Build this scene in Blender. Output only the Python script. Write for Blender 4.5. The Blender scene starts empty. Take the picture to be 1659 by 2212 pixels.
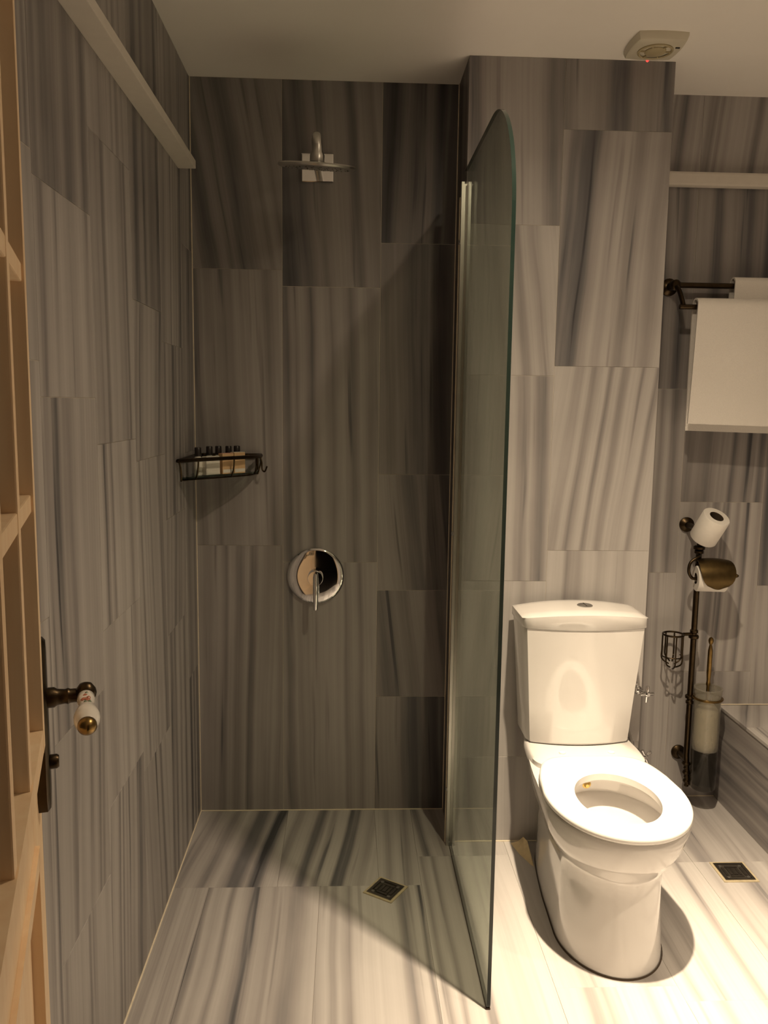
import bpy, bmesh, math, random
from mathutils import Vector, Matrix
from math import sin, cos, pi, radians

S = bpy.context.scene
COL = S.collection

# ------------------------------------------------------------------ camera, world, exposure
CAM_H, YAW, PITCH, ROLL, FPX = 1.4606, 0.0447, 0.1289, 0.0130, 1789.0
cam_d = bpy.data.cameras.new('camera')
cam = bpy.data.objects.new('camera', cam_d); COL.objects.link(cam)
fwd = Vector((sin(YAW)*cos(PITCH), cos(YAW)*cos(PITCH), -sin(PITCH)))
right = Vector((cos(YAW), -sin(YAW), 0)); up = right.cross(fwd)
r2 = cos(ROLL)*right + sin(ROLL)*up; u2 = -sin(ROLL)*right + cos(ROLL)*up
cam.matrix_world = Matrix(((r2.x, u2.x, -fwd.x, 0), (r2.y, u2.y, -fwd.y, 0), (r2.z, u2.z, -fwd.z, CAM_H), (0, 0, 0, 1)))
cam_d.sensor_fit = 'VERTICAL'; cam_d.sensor_height = 36.0; cam_d.lens = FPX/2212*36.0
cam_d.clip_start = 0.02; cam_d.clip_end = 50
S.camera = cam

w = bpy.data.worlds.new('world'); S.world = w; w.use_nodes = True
w.node_tree.nodes['Background'].inputs[0].default_value = (0.9, 0.8, 0.7, 1)
w.node_tree.nodes['Background'].inputs[1].default_value = 0.0
S.view_settings.view_transform = 'Standard'; S.view_settings.look = 'None'
S.view_settings.exposure = 0.04; S.view_settings.gamma = 1.0; S.view_settings.use_curve_mapping = False
S.cycles.max_bounces = 12; S.cycles.diffuse_bounces = 6; S.cycles.transparent_max_bounces = 16

LAMP = Vector((0.58, 1.57, 2.5)); LAMP_POWER = 39.5; LAMP_COL = (1.0, 0.795, 0.55)
FILL_LAMP = Vector((1.55, 1.10, 2.5)); FILL_PROFILE = [(0, 18), (8, 16), (14, 11), (20, 6), (28, 2), (36, .4), (44, 0), (90, 0)]  # added lamp out of frame; its bounce off tub and floor brightens the ceiling
LAMP_AIM = (0.09, 0.11, -1.0)
LAMP_PROFILE = [(0, 19), (8, 16.5), (14, 11), (20, 6.8), (28, 3.8), (38, 1.75), (48, .78), (58, .42), (70, .08), (82, .02), (90, 0)]

# ------------------------------------------------------------------ dimensions
H = 2.5; XL = -0.519; D1 = 2.8465; D2 = 2.618; D3 = 2.93; XP1 = 0.356; XP2 = 0.983; XR = 2.15; YF = 0.41; TUBX = 1.40

# ------------------------------------------------------------------ helpers
def tag(o, label=None, cat=None, group=None, kind=None):
    if label: o['label'] = label
    if cat: o['category'] = cat
    if group: o['group'] = group
    if kind: o['kind'] = kind
    return o

def empty(name, loc, label=None, cat=None, group=None, kind=None):
    o = bpy.data.objects.new(name, None); COL.objects.link(o); o.location = loc
    o.empty_display_size = 0.05
    return tag(o, label, cat, group, kind)

class MB:
    def __init__(s): s.v = []; s.f = []; s.sm = []
    def add(s, vs, fs, smooth=False, M=None):
        n = len(s.v)
        for p in vs:
            p = Vector(p); s.v.append(tuple(M @ p if M else p))
        for q in fs: s.f.append(tuple(i+n for i in q)); s.sm.append(smooth)
        return s
    def box(s, x0, x1, y0, y1, z0, z1, M=None, bev=0.0):
        if bev <= 0:
            v = [(x, y, z) for z in (z0, z1) for y in (y0, y1) for x in (x0, x1)]
            return s.add(v, [(0,2,3,1), (4,5,7,6), (0,1,5,4), (2,6,7,3), (0,4,6,2), (1,3,7,5)], False, M)
        bm = bmesh.new(); bmesh.ops.create_cube(bm, size=1)
        for q in bm.verts:
            q.co = Vector(((x0+x1)/2+q.co.x*(x1-x0), (y0+y1)/2+q.co.y*(y1-y0), (z0+z1)/2+q.co.z*(z1-z0)))
        bmesh.ops.bevel(bm, geom=bm.edges[:], offset=bev, segments=2, affect='EDGES', profile=0.6)
        bm.verts.index_update()
        s.add([q.co.copy() for q in bm.verts], [tuple(a.index for a in fc.verts) for fc in bm.faces], False, M); bm.free()
        return s
    def tube(s, pts, r, n=10, closed=False, M=None, cap=True):
        pts = [Vector(p) for p in pts]; m = len(pts)
        rs = r if isinstance(r, (list, tuple)) else [r]*m
        vs = []; prev = None
        for i, p in enumerate(pts):
            if closed: t = pts[(i+1) % m]-pts[i-1]
            else: t = pts[min(i+1, m-1)]-pts[max(i-1, 0)]
            t.normalize()
            if prev is None:
                a = Vector((0, 0, 1)) if abs(t.z) < 0.9 else Vector((1, 0, 0))
                nx = t.cross(a).normalized()
            else: nx = (prev-t*prev.dot(t)).normalized()
            prev = nx; ny = t.cross(nx)
            for k in range(n):
                a = 2*pi*k/n; vs.append(p+rs[i]*(cos(a)*nx+sin(a)*ny))
        fs = []
        for i in range(m if closed else m-1):
            j = (i+1) % m
            for k in range(n):
                l = (k+1) % n; fs.append((i*n+k, i*n+l, j*n+l, j*n+k))
        if not closed and cap:
            fs.append(tuple(range(n))[::-1]); fs.append(tuple((m-1)*n+k for k in range(n)))
        return s.add(vs, fs, True, M)
    def lathe(s, prof, n=32, M=None, cap=True):
        vs = []; fs = []
        for (r, z) in prof:
            for k in range(n):
                a = 2*pi*k/n; vs.append((r*cos(a), r*sin(a), z))
        m = len(prof)
        for i in range(m-1):
            for k in range(n):
                l = (k+1) % n; fs.append((i*n+k, i*n+l, (i+1)*n+l, (i+1)*n+k))
        if cap:
            fs.append(tuple(range(n))[::-1]); fs.append(tuple((m-1)*n+k for k in range(n)))
        return s.add(vs, fs, True, M)
    def loft(s, secs, cap0=True, cap1=True, M=None):
        n = len(secs[0]); vs = [p for q in secs for p in q]; fs = []
        for i in range(len(secs)-1):
            for k in range(n):
                l = (k+1) % n; fs.append((i*n+k, i*n+l, (i+1)*n+l, (i+1)*n+k))
        if cap0: fs.append(tuple(range(n))[::-1])
        if cap1: fs.append(tuple((len(secs)-1)*n+k for k in range(n)))
        return s.add(vs, fs, True, M)
    def build(s, name, mat, parent=None, angle=40, label=None):
        me = bpy.data.meshes.new(name); me.from_pydata(s.v, [], s.f); me.update()
        me.polygons.foreach_set('use_smooth', [bool(x) for x in s.sm])
        if any(s.sm):
            try: me.set_sharp_from_angle(angle=radians(angle))
            except Exception: pass
        me.materials.append(mat)
        o = bpy.data.objects.new(name, me); COL.objects.link(o)
        if parent is not None:
            o.parent = parent
            o.matrix_parent_inverse = Matrix.Translation(parent.location).inverted() if parent.rotation_euler.to_matrix().is_orthogonal and parent.rotation_euler == type(parent.rotation_euler)((0, 0, 0)) else Matrix.Identity(4)
        if label: o['label'] = label
        return o

def frame(o, zdir, xhint=(1, 0, 0)):
    z = Vector(zdir).normalized(); x = Vector(xhint); x = (x-z*x.dot(z)).normalized(); y = z.cross(x)
    return Matrix(((x.x, y.x, z.x, o[0]), (x.y, y.y, z.y, o[1]), (x.z, y.z, z.z, o[2]), (0, 0, 0, 1)))

def spline(pts, n=8, closed=False):
    pts = [Vector(p) for p in pts]; m = len(pts); out = []
    rng = range(m) if closed else range(m-1)
    for i in rng:
        g = lambda j: pts[j % m] if closed else pts[max(0, min(m-1, j))]
        p0, p1, p2, p3 = g(i-1), g(i), g(i+1), g(i+2)
        for k in range(n):
            t = k/n
            out.append(0.5*((2*p1)+(p2-p0)*t+(2*p0-5*p1+4*p2-p3)*t*t+(3*p1-p0-3*p2+p3)*t**3))
    if not closed: out.append(pts[-1])
    return out

# ------------------------------------------------------------------ materials
def mat(name, col, rough=0.5, metal=0.0, spec=0.5, noise=0.0, nscale=20, coat=0.0, bump=0.0, trans=0.0):
    m = bpy.data.materials.new(name); m.use_nodes = True; nt = m.node_tree; b = nt.nodes['Principled BSDF']
    b.inputs['Roughness'].default_value = rough; b.inputs['Metallic'].default_value = metal
    b.inputs['Specular IOR Level'].default_value = spec; b.inputs['Coat Weight'].default_value = coat
    if coat: b.inputs['Coat Roughness'].default_value = 0.05
    b.inputs['Base Color'].default_value = (*col, 1)
    tc = nt.nodes.new('ShaderNodeTexCoord'); nz = nt.nodes.new('ShaderNodeTexNoise'); nz.inputs['Scale'].default_value = nscale
    nz.inputs['Detail'].default_value = 4; nt.links.new(tc.outputs['Object'], nz.inputs['Vector'])
    mp = nt.nodes.new('ShaderNodeMapRange'); mp.inputs[3].default_value = 1-noise; mp.inputs[4].default_value = 1+noise
    nt.links.new(nz.outputs['Fac'], mp.inputs[0])
    mx = nt.nodes.new('ShaderNodeVectorMath'); mx.operation = 'SCALE'; mx.inputs[0].default_value = col
    nt.links.new(mp.outputs[0], mx.inputs['Scale']); nt.links.new(mx.outputs[0], b.inputs['Base Color'])
    if bump:
        bp = nt.nodes.new('ShaderNodeBump'); bp.inputs['Strength'].default_value = bump; bp.inputs['Distance'].default_value = 0.002
        nt.links.new(nz.outputs['Fac'], bp.inputs['Height']); nt.links.new(bp.outputs[0], b.inputs['Normal'])
    return m

def glass_mat(name, tint, rough=0.0, ior=1.5, diffuse=0.0, dcol=(0.8, 0.8, 0.78)):
    m = bpy.data.materials.new(name); m.use_nodes = True; nt = m.node_tree; nt.nodes.clear()
    out = nt.nodes.new('ShaderNodeOutputMaterial'); tr = nt.nodes.new('ShaderNodeBsdfTransparent'); tr.inputs[0].default_value = (*tint, 1)
    gl = nt.nodes.new('ShaderNodeBsdfGlossy'); gl.inputs['Roughness'].default_value = rough; gl.inputs['Color'].default_value = (1, 1, 1, 1)
    fr = nt.nodes.new('ShaderNodeFresnel'); gm = nt.nodes.new('ShaderNodeNewGeometry')
    im = nt.nodes.new('ShaderNodeMapRange'); im.inputs[3].default_value = ior; im.inputs[4].default_value = 1/ior
    nt.links.new(gm.outputs['Backfacing'], im.inputs[0]); nt.links.new(im.outputs[0], fr.inputs[0])
    nz = nt.nodes.new('ShaderNodeTexNoise'); nz.inputs['Scale'].default_value = 6
    last = tr
    if diffuse > 0:
        df = nt.nodes.new('ShaderNodeBsdfTranslucent'); df.inputs[0].default_value = (*dcol, 1)
        d2 = nt.nodes.new('ShaderNodeBsdfDiffuse'); d2.inputs[0].default_value = (*dcol, 1)
        ad = nt.nodes.new('ShaderNodeMixShader'); ad.inputs[0].default_value = 0.5
        nt.links.new(df.outputs[0], ad.inputs[1]); nt.links.new(d2.outputs[0], ad.inputs[2])
        mm = nt.nodes.new('ShaderNodeMixShader')
        mr = nt.nodes.new('ShaderNodeMapRange'); mr.inputs[3].default_value = diffuse*0.8; mr.inputs[4].default_value = diffuse*1.2
        nt.links.new(nz.outputs['Fac'], mr.inputs[0]); nt.links.new(mr.outputs[0], mm.inputs[0])
        nt.links.new(tr.outputs[0], mm.inputs[1]); nt.links.new(ad.outputs[0], mm.inputs[2]); last = mm
    mx = nt.nodes.new('ShaderNodeMixShader'); nt.links.new(fr.outputs[0], mx.inputs[0])
    nt.links.new(last.outputs[0], mx.inputs[1]); nt.links.new(gl.outputs[0], mx.inputs[2]); nt.links.new(mx.outputs[0], out.inputs[0])
    return m

def wood_mat(name, c1, c2, rough=0.45):
    m = bpy.data.materials.new(name); m.use_nodes = True; nt = m.node_tree; b = nt.nodes['Principled BSDF']
    tc = nt.nodes.new('ShaderNodeTexCoord'); mp = nt.nodes.new('ShaderNodeMapping'); mp.inputs['Scale'].default_value = (40, 40, 2.0)
    nz = nt.nodes.new('ShaderNodeTexNoise'); nz.inputs['Scale'].default_value = 1.0; nz.inputs['Detail'].default_value = 5; nz.inputs['Distortion'].default_value = 0.6
    cr = nt.nodes.new('ShaderNodeValToRGB'); cr.color_ramp.elements[0].color = (*c1, 1); cr.color_ramp.elements[1].color = (*c2, 1)
    cr.color_ramp.elements[0].position = 0.3; cr.color_ramp.elements[1].position = 0.7
    nt.links.new(tc.outputs['Object'], mp.inputs[0]); nt.links.new(mp.outputs[0], nz.inputs['Vector']); nt.links.new(nz.outputs['Fac'], cr.inputs[0])
    nt.links.new(cr.outputs[0], b.inputs['Base Color']); b.inputs['Roughness'].default_value = rough
    return m

def marble_group():
    g = bpy.data.node_groups.new('marble', 'ShaderNodeTree')
    I = g.interface
    for nm, dv in (('Dark', 0.3), ('Seed', 0.0), ('Len', 1.0), ('Tone', 1.0)):
        k = I.new_socket(nm, in_out='INPUT', socket_type='NodeSocketFloat'); k.default_value = dv
    I.new_socket('U', in_out='INPUT', socket_type='NodeSocketFloat'); I.new_socket('V', in_out='INPUT', socket_type='NodeSocketFloat')
    I.new_socket('BSDF', in_out='OUTPUT', socket_type='NodeSocketShader')
    N = g.nodes; L = g.links
    gi = N.new('NodeGroupInput'); go = N.new('NodeGroupOutput')
    def m(op, a, b=None):
        k = N.new('ShaderNodeMath'); k.operation = op
        for i, x in enumerate((a, b)):
            if x is None: continue
            if isinstance(x, (int, float)): k.inputs[i].default_value = x
            else: L.new(x, k.inputs[i])
        return k.outputs[0]
    def noise(u, v, z, detail=3, rough=0.55):
        c = N.new('ShaderNodeCombineXYZ'); L.new(u, c.inputs[0]); L.new(v, c.inputs[1]); L.new(z, c.inputs[2])
        n = N.new('ShaderNodeTexNoise'); n.inputs['Scale'].default_value = 1; n.inputs['Detail'].default_value = detail; n.inputs['Roughness'].default_value = rough
        L.new(c.outputs[0], n.inputs['Vector']); return n.outputs['Fac']
    U, V, Sd, Ln, D = (gi.outputs[k] for k in ('U', 'V', 'Seed', 'Len', 'Dark'))
    vl = m('MULTIPLY', V, Ln)
    f1 = noise(m('MULTIPLY', U, 22.0), m('MULTIPLY', vl, 0.22), Sd, 3, 0.6)     # fine threads
    f2 = noise(m('MULTIPLY', U, 6.0), m('MULTIPLY', vl, 0.9), m('ADD', Sd, 7.7), 3)   # breaks along the length
    f3 = noise(m('MULTIPLY', U, 3.0), m('MULTIPLY', vl, 3.0), m('ADD', Sd, 3.1), 4)   # clouds
    d = m('MULTIPLY', D, m('ADD', 0.45, m('MULTIPLY', f2, 1.1)))
    d = m('ADD', d, m('MULTIPLY', m('SUBTRACT', f1, 0.48), 0.30))
    d = m('ADD', d, m('MULTIPLY', m('SUBTRACT', f3, 0.5), 0.10))
    f4 = noise(m('MULTIPLY', U, 13.0), m('MULTIPLY', vl, 0.75), m('ADD', Sd, 11.3), 2, 0.45)   # tapering dark streaks
    ss = N.new('ShaderNodeMapRange'); ss.interpolation_type = 'SMOOTHSTEP'; L.new(f4, ss.inputs[0]); ss.inputs[1].default_value = 0.60; ss.inputs[2].default_value = 0.78
    d = m('ADD', d, m('MULTIPLY', ss.outputs[0], m('ADD', 0.16, m('MULTIPLY', D, 0.55))))
    cr = N.new('ShaderNodeValToRGB'); e = cr.color_ramp.elements
    e[0].position = 0.0; e[0].color = (0.70, 0.67, 0.65, 1); e[1].position = 1.0; e[1].color = (0.075, 0.075, 0.085, 1)
    k = e.new(0.35); k.color = (0.43, 0.40, 0.39, 1); k = e.new(0.65); k.color = (0.20, 0.195, 0.205, 1)
    L.new(d, cr.inputs[0])
    sc = N.new('ShaderNodeVectorMath'); sc.operation = 'SCALE'; L.new(cr.outputs[0], sc.inputs[0]); L.new(m('MULTIPLY', gi.outputs['Tone'], 0.69), sc.inputs['Scale'])
    b = N.new('ShaderNodeBsdfPrincipled'); b.inputs['Roughness'].default_value = 0.42; b.inputs['Specular IOR Level'].default_value = 0.35
    L.new(sc.outputs[0], b.inputs['Base Color']); L.new(b.outputs[0], go.inputs[0])
    return g
MG = marble_group()

def marble(seed, streaks=None, shear=None, L_=1.0, tone=1.0, base=0.1):
    """One slab of striped marble: streaks = (position, half width, darkness) across the slab."""
    R = random.Random(seed*7919+13)
    if streaks is None:
        streaks = []; x = R.uniform(0, .12)
        while x < 1 and len(streaks) < 9:
            streaks.append((x, R.choice((.015, .03, .05, .09)), R.uniform(.15, .62))); x += R.uniform(.07, .2)
    if shear is None: shear = R.uniform(-.14, .16)
    m = bpy.data.materials.new('striped_marble'); m.use_nodes = True; nt = m.node_tree; N = nt.nodes; L = nt.links
    N.remove(N['Principled BSDF']); out = N['Material Output']
    uv = N.new('ShaderNodeUVMap'); sp = N.new('ShaderNodeSeparateXYZ'); L.new(uv.outputs[0], sp.inputs[0])
    def mth(op, a, b):
        k = N.new('ShaderNodeMath'); k.operation = op
        for i, x in enumerate((a, b)):
            if isinstance(x, (int, float)): k.inputs[i].default_value = x
            else: L.new(x, k.inputs[i])
        return k.outputs[0]
    U, V = sp.outputs[0], sp.outputs[1]
    us = mth('ADD', U, mth('MULTIPLY', mth('SUBTRACT', V, 0.5), shear))
    c = N.new('ShaderNodeCombineXYZ'); L.new(mth('MULTIPLY', U, 1.5), c.inputs[0]); L.new(mth('MULTIPLY', V, .9*L_), c.inputs[1]); c.inputs[2].default_value = seed*1.37
    nz = N.new('ShaderNodeTexNoise'); nz.inputs['Scale'].default_value = 1; nz.inputs['Detail'].default_value = 2; L.new(c.outputs[0], nz.inputs['Vector'])
    us = mth('ADD', us, mth('MULTIPLY', mth('SUBTRACT', nz.outputs['Fac'], 0.5), 0.09))
    n = 30; prof = []
    for i in range(n):
        p = -0.1+1.2*i/(n-1); d = base
        for (x, wd, dk) in streaks: d = max(d, base+(dk-base)*math.exp(-((p-x)/max(wd, .02))**2))
        prof.append(d)
    cr = N.new('ShaderNodeValToRGB'); cr.color_ramp.interpolation = 'LINEAR'; e = cr.color_ramp.elements
    e[0].position = 0; e[0].color = (prof[0],)*3+(1,); e[1].position = 1; e[1].color = (prof[-1],)*3+(1,)
    for i in range(1, n-1): k = e.new(i/(n-1)); k.color = (prof[i],)*3+(1,)
    L.new(mth('DIVIDE', mth('ADD', us, 0.1), 1.2), cr.inputs[0])
    g = N.new('ShaderNodeGroup'); g.node_tree = MG
    L.new(cr.outputs[0], g.inputs['Dark']); g.inputs['Seed'].default_value = seed*2.71; g.inputs['Len'].default_value = L_; g.inputs['Tone'].default_value = tone
    L.new(us, g.inputs['U']); L.new(V, g.inputs['V']); L.new(g.outputs[0], out.inputs[0])
    return m

def tile(parent, O, U, V, u0, u1, v0, v1, m, proud=0.0, gap=0.0006, depth=0.011, name='tile'):
    """Slab with chamfered front edge; its face lies on the plane through O spanned by U, V."""
    U = Vector(U); V = Vector(V); Nn = U.cross(V); O = Vector(O)
    g = gap/2; b = 0.0006
    def q(i, dn): return [O+U*uu+V*vv+Nn*dn for (uu, vv) in ((u0+i, v0+i), (u1-i, v0+i), (u1-i, v1-i), (u0+i, v1-i))]
    vs = q(g, -depth)+q(g, proud-b)+q(g+b, proud)
    fs = [(8, 9, 10, 11)]
    for k in range(4):
        l = (k+1) % 4; fs += [(k, l, 4+l, 4+k), (4+k, 4+l, 8+l, 8+k)]
    me = bpy.data.meshes.new(name); me.from_pydata([tuple(x) for x in vs], [], fs); me.update()
    uvl = me.uv_layers.new(name='UVMap')
    for lp in me.loops:
        d = Vector(me.vertices[lp.vertex_index].co)-O
        uvl.data[lp.index].uv = ((d.dot(U)-u0)/(u1-u0), (d.dot(V)-v0)/(v1-v0))
    me.materials.append(m)
    o = bpy.data.objects.new(name, me); COL.objects.link(o); o.parent = parent
    return o

M_grout = mat('grout', (0.60, 0.55, 0.47), 0.9, noise=.15, nscale=60)
M_caulk = mat('cream_caulk', (0.74, 0.66, 0.52), 0.7, noise=.2, nscale=40)
M_plaster = mat('white_ceiling_paint', (0.90, 0.87, 0.83), 0.9, spec=.2, noise=.03, nscale=5, bump=.05)
M_shelf = mat('painted_shelf', (0.66, 0.62, 0.56), 0.6, noise=.06, nscale=30)
M_ceram = mat('white_ceramic', (0.72, 0.70, 0.68), 0.08, spec=.5, noise=.01, coat=.4)
M_seat = mat('white_seat_plastic', (0.88, 0.87, 0.85), 0.18, noise=.01)
M_chrome = mat('chrome', (0.82, 0.82, 0.83), 0.06, 1.0, noise=.02)
M_button = mat('dull_chrome', (0.45, 0.44, 0.42), 0.25, 1.0, noise=.1)
M_satin = mat('satin_aluminium', (0.62, 0.61, 0.58), 0.3, 1.0, noise=.04)
M_bronze = mat('aged_bronze', (0.06, 0.042, 0.024), 0.34, 1.0, noise=.35, nscale=60)
M_brass = mat('aged_brass', (0.24, 0.155, 0.055), 0.28, 1.0, noise=.3, nscale=60)
M_cover = mat('dark_aged_brass', (0.10, 0.068, 0.028), 0.42, 1.0, noise=.3, nscale=60)
M_brassb = mat('yellow_brass', (0.62, 0.43, 0.14), 0.3, 1.0, noise=.2, nscale=80)
M_towel = mat('white_terry_cloth', (0.80, 0.77, 0.73), 0.95, spec=.1, noise=.06, nscale=300, bump=.6)
M_paper = mat('white_tissue', (0.84, 0.81, 0.76), 0.95, spec=.1, noise=.04, nscale=80, bump=.2)
M_card = mat('brown_card', (0.07, 0.048, 0.03), 0.9, noise=.2)
M_porc = mat('white_porcelain', (0.84, 0.81, 0.76), 0.12, noise=.02, coat=.4)
M_flower = mat('painted_flower', (0.45, 0.16, 0.10), 0.3, noise=.3, nscale=200)
M_leaf = mat('painted_leaf', (0.12, 0.17, 0.10), 0.3, noise=.3, nscale=200)
M_wood = wood_mat('varnished_pine', (0.84, 0.61, 0.38), (0.91, 0.71, 0.48))
M_woodi = wood_mat('varnished_pine_shaded', (0.52, 0.27, 0.11), (0.60, 0.34, 0.15))  # same pine with the shade of the reveals put into its colour, unused
M_fan = mat('yellowed_white_plastic', (0.62, 0.58, 0.47), 0.4, noise=.04)
M_fand = mat('fan_shutter', (0.42, 0.36, 0.22), 0.5, noise=.1, nscale=60)
M_dark = mat('dark_slot', (0.03, 0.025, 0.02), 0.6, noise=.2)
M_drain = mat('drain_cast_metal', (0.30, 0.28, 0.25), 0.3, 1.0, noise=.3, nscale=90)
M_drainf = mat('stained_drain_bed', (0.46, 0.39, 0.26), 0.7, noise=.25, nscale=90)
M_black = mat('black_plastic', (0.02, 0.015, 0.014), 0.35, noise=.2)
M_label = mat('white_label', (0.72, 0.70, 0.62), 0.5, noise=.06)
M_gel = mat('pale_gel_bottle', (0.50, 0.52, 0.44), 0.25, noise=.08)
M_soap = mat('tan_soap_carton', (0.66, 0.45, 0.24), 0.6, noise=.12, nscale=60)
M_pink = mat('pink_carton_top', (0.66, 0.36, 0.30), 0.6, noise=.1)
M_corr = mat('dim_corridor_paint', (0.05, 0.04, 0.035), 0.9, noise=.1)
M_red = mat('dark_red_wall_panel', (0.06, 0.012, 0.010), 0.8, noise=.2)
M_brist = mat('white_brush_bristles', (0.86, 0.82, 0.74), 0.8, noise=.08, nscale=200)
M_hose = mat('braided_hose', (0.55, 0.54, 0.52), 0.35, 1.0, noise=.3, nscale=300)
M_glass = glass_mat('tinted_screen_glass', (0.80, 0.835, 0.785), 0.0, 1.4)
M_gedge = mat('dark_green_glass_edge', (0.008, 0.016, 0.013), 0.08, noise=.2)
M_pane = glass_mat('door_glass', (0.85, 0.86, 0.84))
M_smoke = glass_mat('smoked_glass', (0.46, 0.44, 0.40), 0.08, 1.4, 0.05, (0.42, 0.40, 0.36))
M_frost = glass_mat('frosted_glass', (0.86, 0.85, 0.80), 0.2, 1.35, 0.34, (0.55, 0.53, 0.48))
M_gplate = glass_mat('green_glass_plate', (0.62, 0.70, 0.64), 0.02)

# ------------------------------------------------------------------ setting: shell
def slab(name, x0, x1, y0, y1, z0, z1, m, kind='structure', label=None, cat=None):
    o = MB().box(x0, x1, y0, y1, z0, z1).build(name, m); tag(o, label, cat, None, kind); return o
T = 0.011
wl = slab('wall_left', XL-.15, XL-.0012, YF-.1, D1+.1, -.02, H+.06, M_grout, label='marble-clad wall on the left behind the open wooden door', cat='wall')
wb = slab('wall_back', XL, XP1+.02, D1+.0012, D1+.15, -.02, H+.06, M_grout, label='marble-clad back wall of the shower with the chrome mixer', cat='wall')
wp = slab('wall_pillar', XP1+.0012, XP2-.0012, D2+.0012, D3+.15, -.02, H+.06, M_grout, label='projecting marble-clad pier behind the toilet cistern', cat='wall')
wr = slab('wall_rear', XP2, XR+.1, D3+.0012, D3+.15, -.02, H+.06, M_grout, label='marble-clad rear wall behind the towels and paper stand', cat='wall')
wright = slab('wall_right', XR+.0025, XR+.15, YF-.1, D3+.1, -.02, H+.06, M_grout, label='marble-clad wall on the right beyond the bathtub', cat='wall')
fl = slab('floor', XL-.1, XR+.1, YF-.1, D3+.1, -.12, -.0025, M_grout, label='floor of striped white and grey marble slabs', cat='floor')
cm = MB()
cm.box(XL-.1, XP2, YF-.1, D3+.1, H, H+.1)
zr = H+.024
cm.add([(XP2, YF-.1, H), (XR+.1, YF-.1, H), (XR+.1, D2-.05, H), (XP2, D2-.05, H), (XP2, D3+.1, zr), (XR+.1, D3+.1, zr), (XP2, YF-.1, H+.1), (XR+.1, YF-.1, H+.1), (XP2, D3+.1, H+.1), (XR+.1, D3+.1, H+.1)],
       [(0, 3, 2, 1), (3, 4, 5, 2), (6, 7, 9, 8), (0, 1, 7, 6), (4, 8, 9, 5), (1, 2, 5, 9, 7), (0, 6, 8, 4, 3)])
ce = cm.build('ceiling', M_plaster); tag(ce, 'plain white painted ceiling above the shower and toilet', 'ceiling', None, 'structure')

# front wall with the doorway the camera looks through, dark corridor behind it
JL, JR, JZ = -.215, .62, 2.12
fw = MB(); fw.box(XL-.1, JL-.03, YF-.12, YF, -.02, H+.05); fw.box(JR, XR+.1, YF-.12, YF, -.02, H+.05); fw.box(JL-.03, JR, YF-.12, YF, JZ, H+.05)
tag(fw.build('wall_front', marble(900, L_=2)), 'front wall around the doorway', 'wall', None, 'structure')
jm = MB(); jm.box(JL-.03, JL, YF-.13, YF, 0, JZ); jm.box(JR-.03, JR, YF-.13, YF, 0, JZ); jm.box(JL, JR-.03, YF-.13, YF, JZ-.03, JZ)
tag(jm.build('trim_1', M_wood), 'pine door frame around the doorway', 'door frame', None, 'structure')
co = MB(); co.box(-1.4, 2.0, -2.1, -2.0, 0, 2.5); co.box(-1.5, -1.4, -2.1, YF-.13, 0, 2.5); co.box(-1.4, 2.0, -2.1, YF-.13, 2.5, 2.6); co.box(-1.4, 2.0, -2.1, YF-.13, -.1, -.002)
tag(co.build('wall_corridor', M_corr), 'dim corridor outside the doorway', 'wall', None, 'structure')
tag(MB().box(1.3, 1.4, -2.0, YF-.13, 0, 2.5).build('wall_corridor', M_red), 'dark red wall of the corridor outside', 'wall', None, 'structure')

# ------------------------------------------------------------------ marble slabs, one object each
sd = [1]
def col_tiles(parent, O, U, V, cols, R=random.Random(5), tk=1.0, gap=.0009):
    """cols: (u0, u1, [v joints], {row: (streaks, shear[, tone, base])})"""
    for (u0, u1, js, spec) in cols:
        for i in range(len(js)-1):
            v0, v1 = js[i], js[i+1]; sd[0] += 1
            sp = spec.get(i) if spec else None
            L_ = (v1-v0)/.6
            tn = R.uniform(.9, 1.04)
            if sp: m = marble(sd[0], sp[0], sp[1], L_, tk*(sp[2] if len(sp) > 2 else tn), sp[3] if len(sp) > 3 else .1)
            else: m = marble(sd[0], None, None, L_, tn*tk)
            tile(parent, O, U, V, u0, u1, v0, v1, m, proud=R.uniform(-.0004, .0004), gap=gap)

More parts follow.
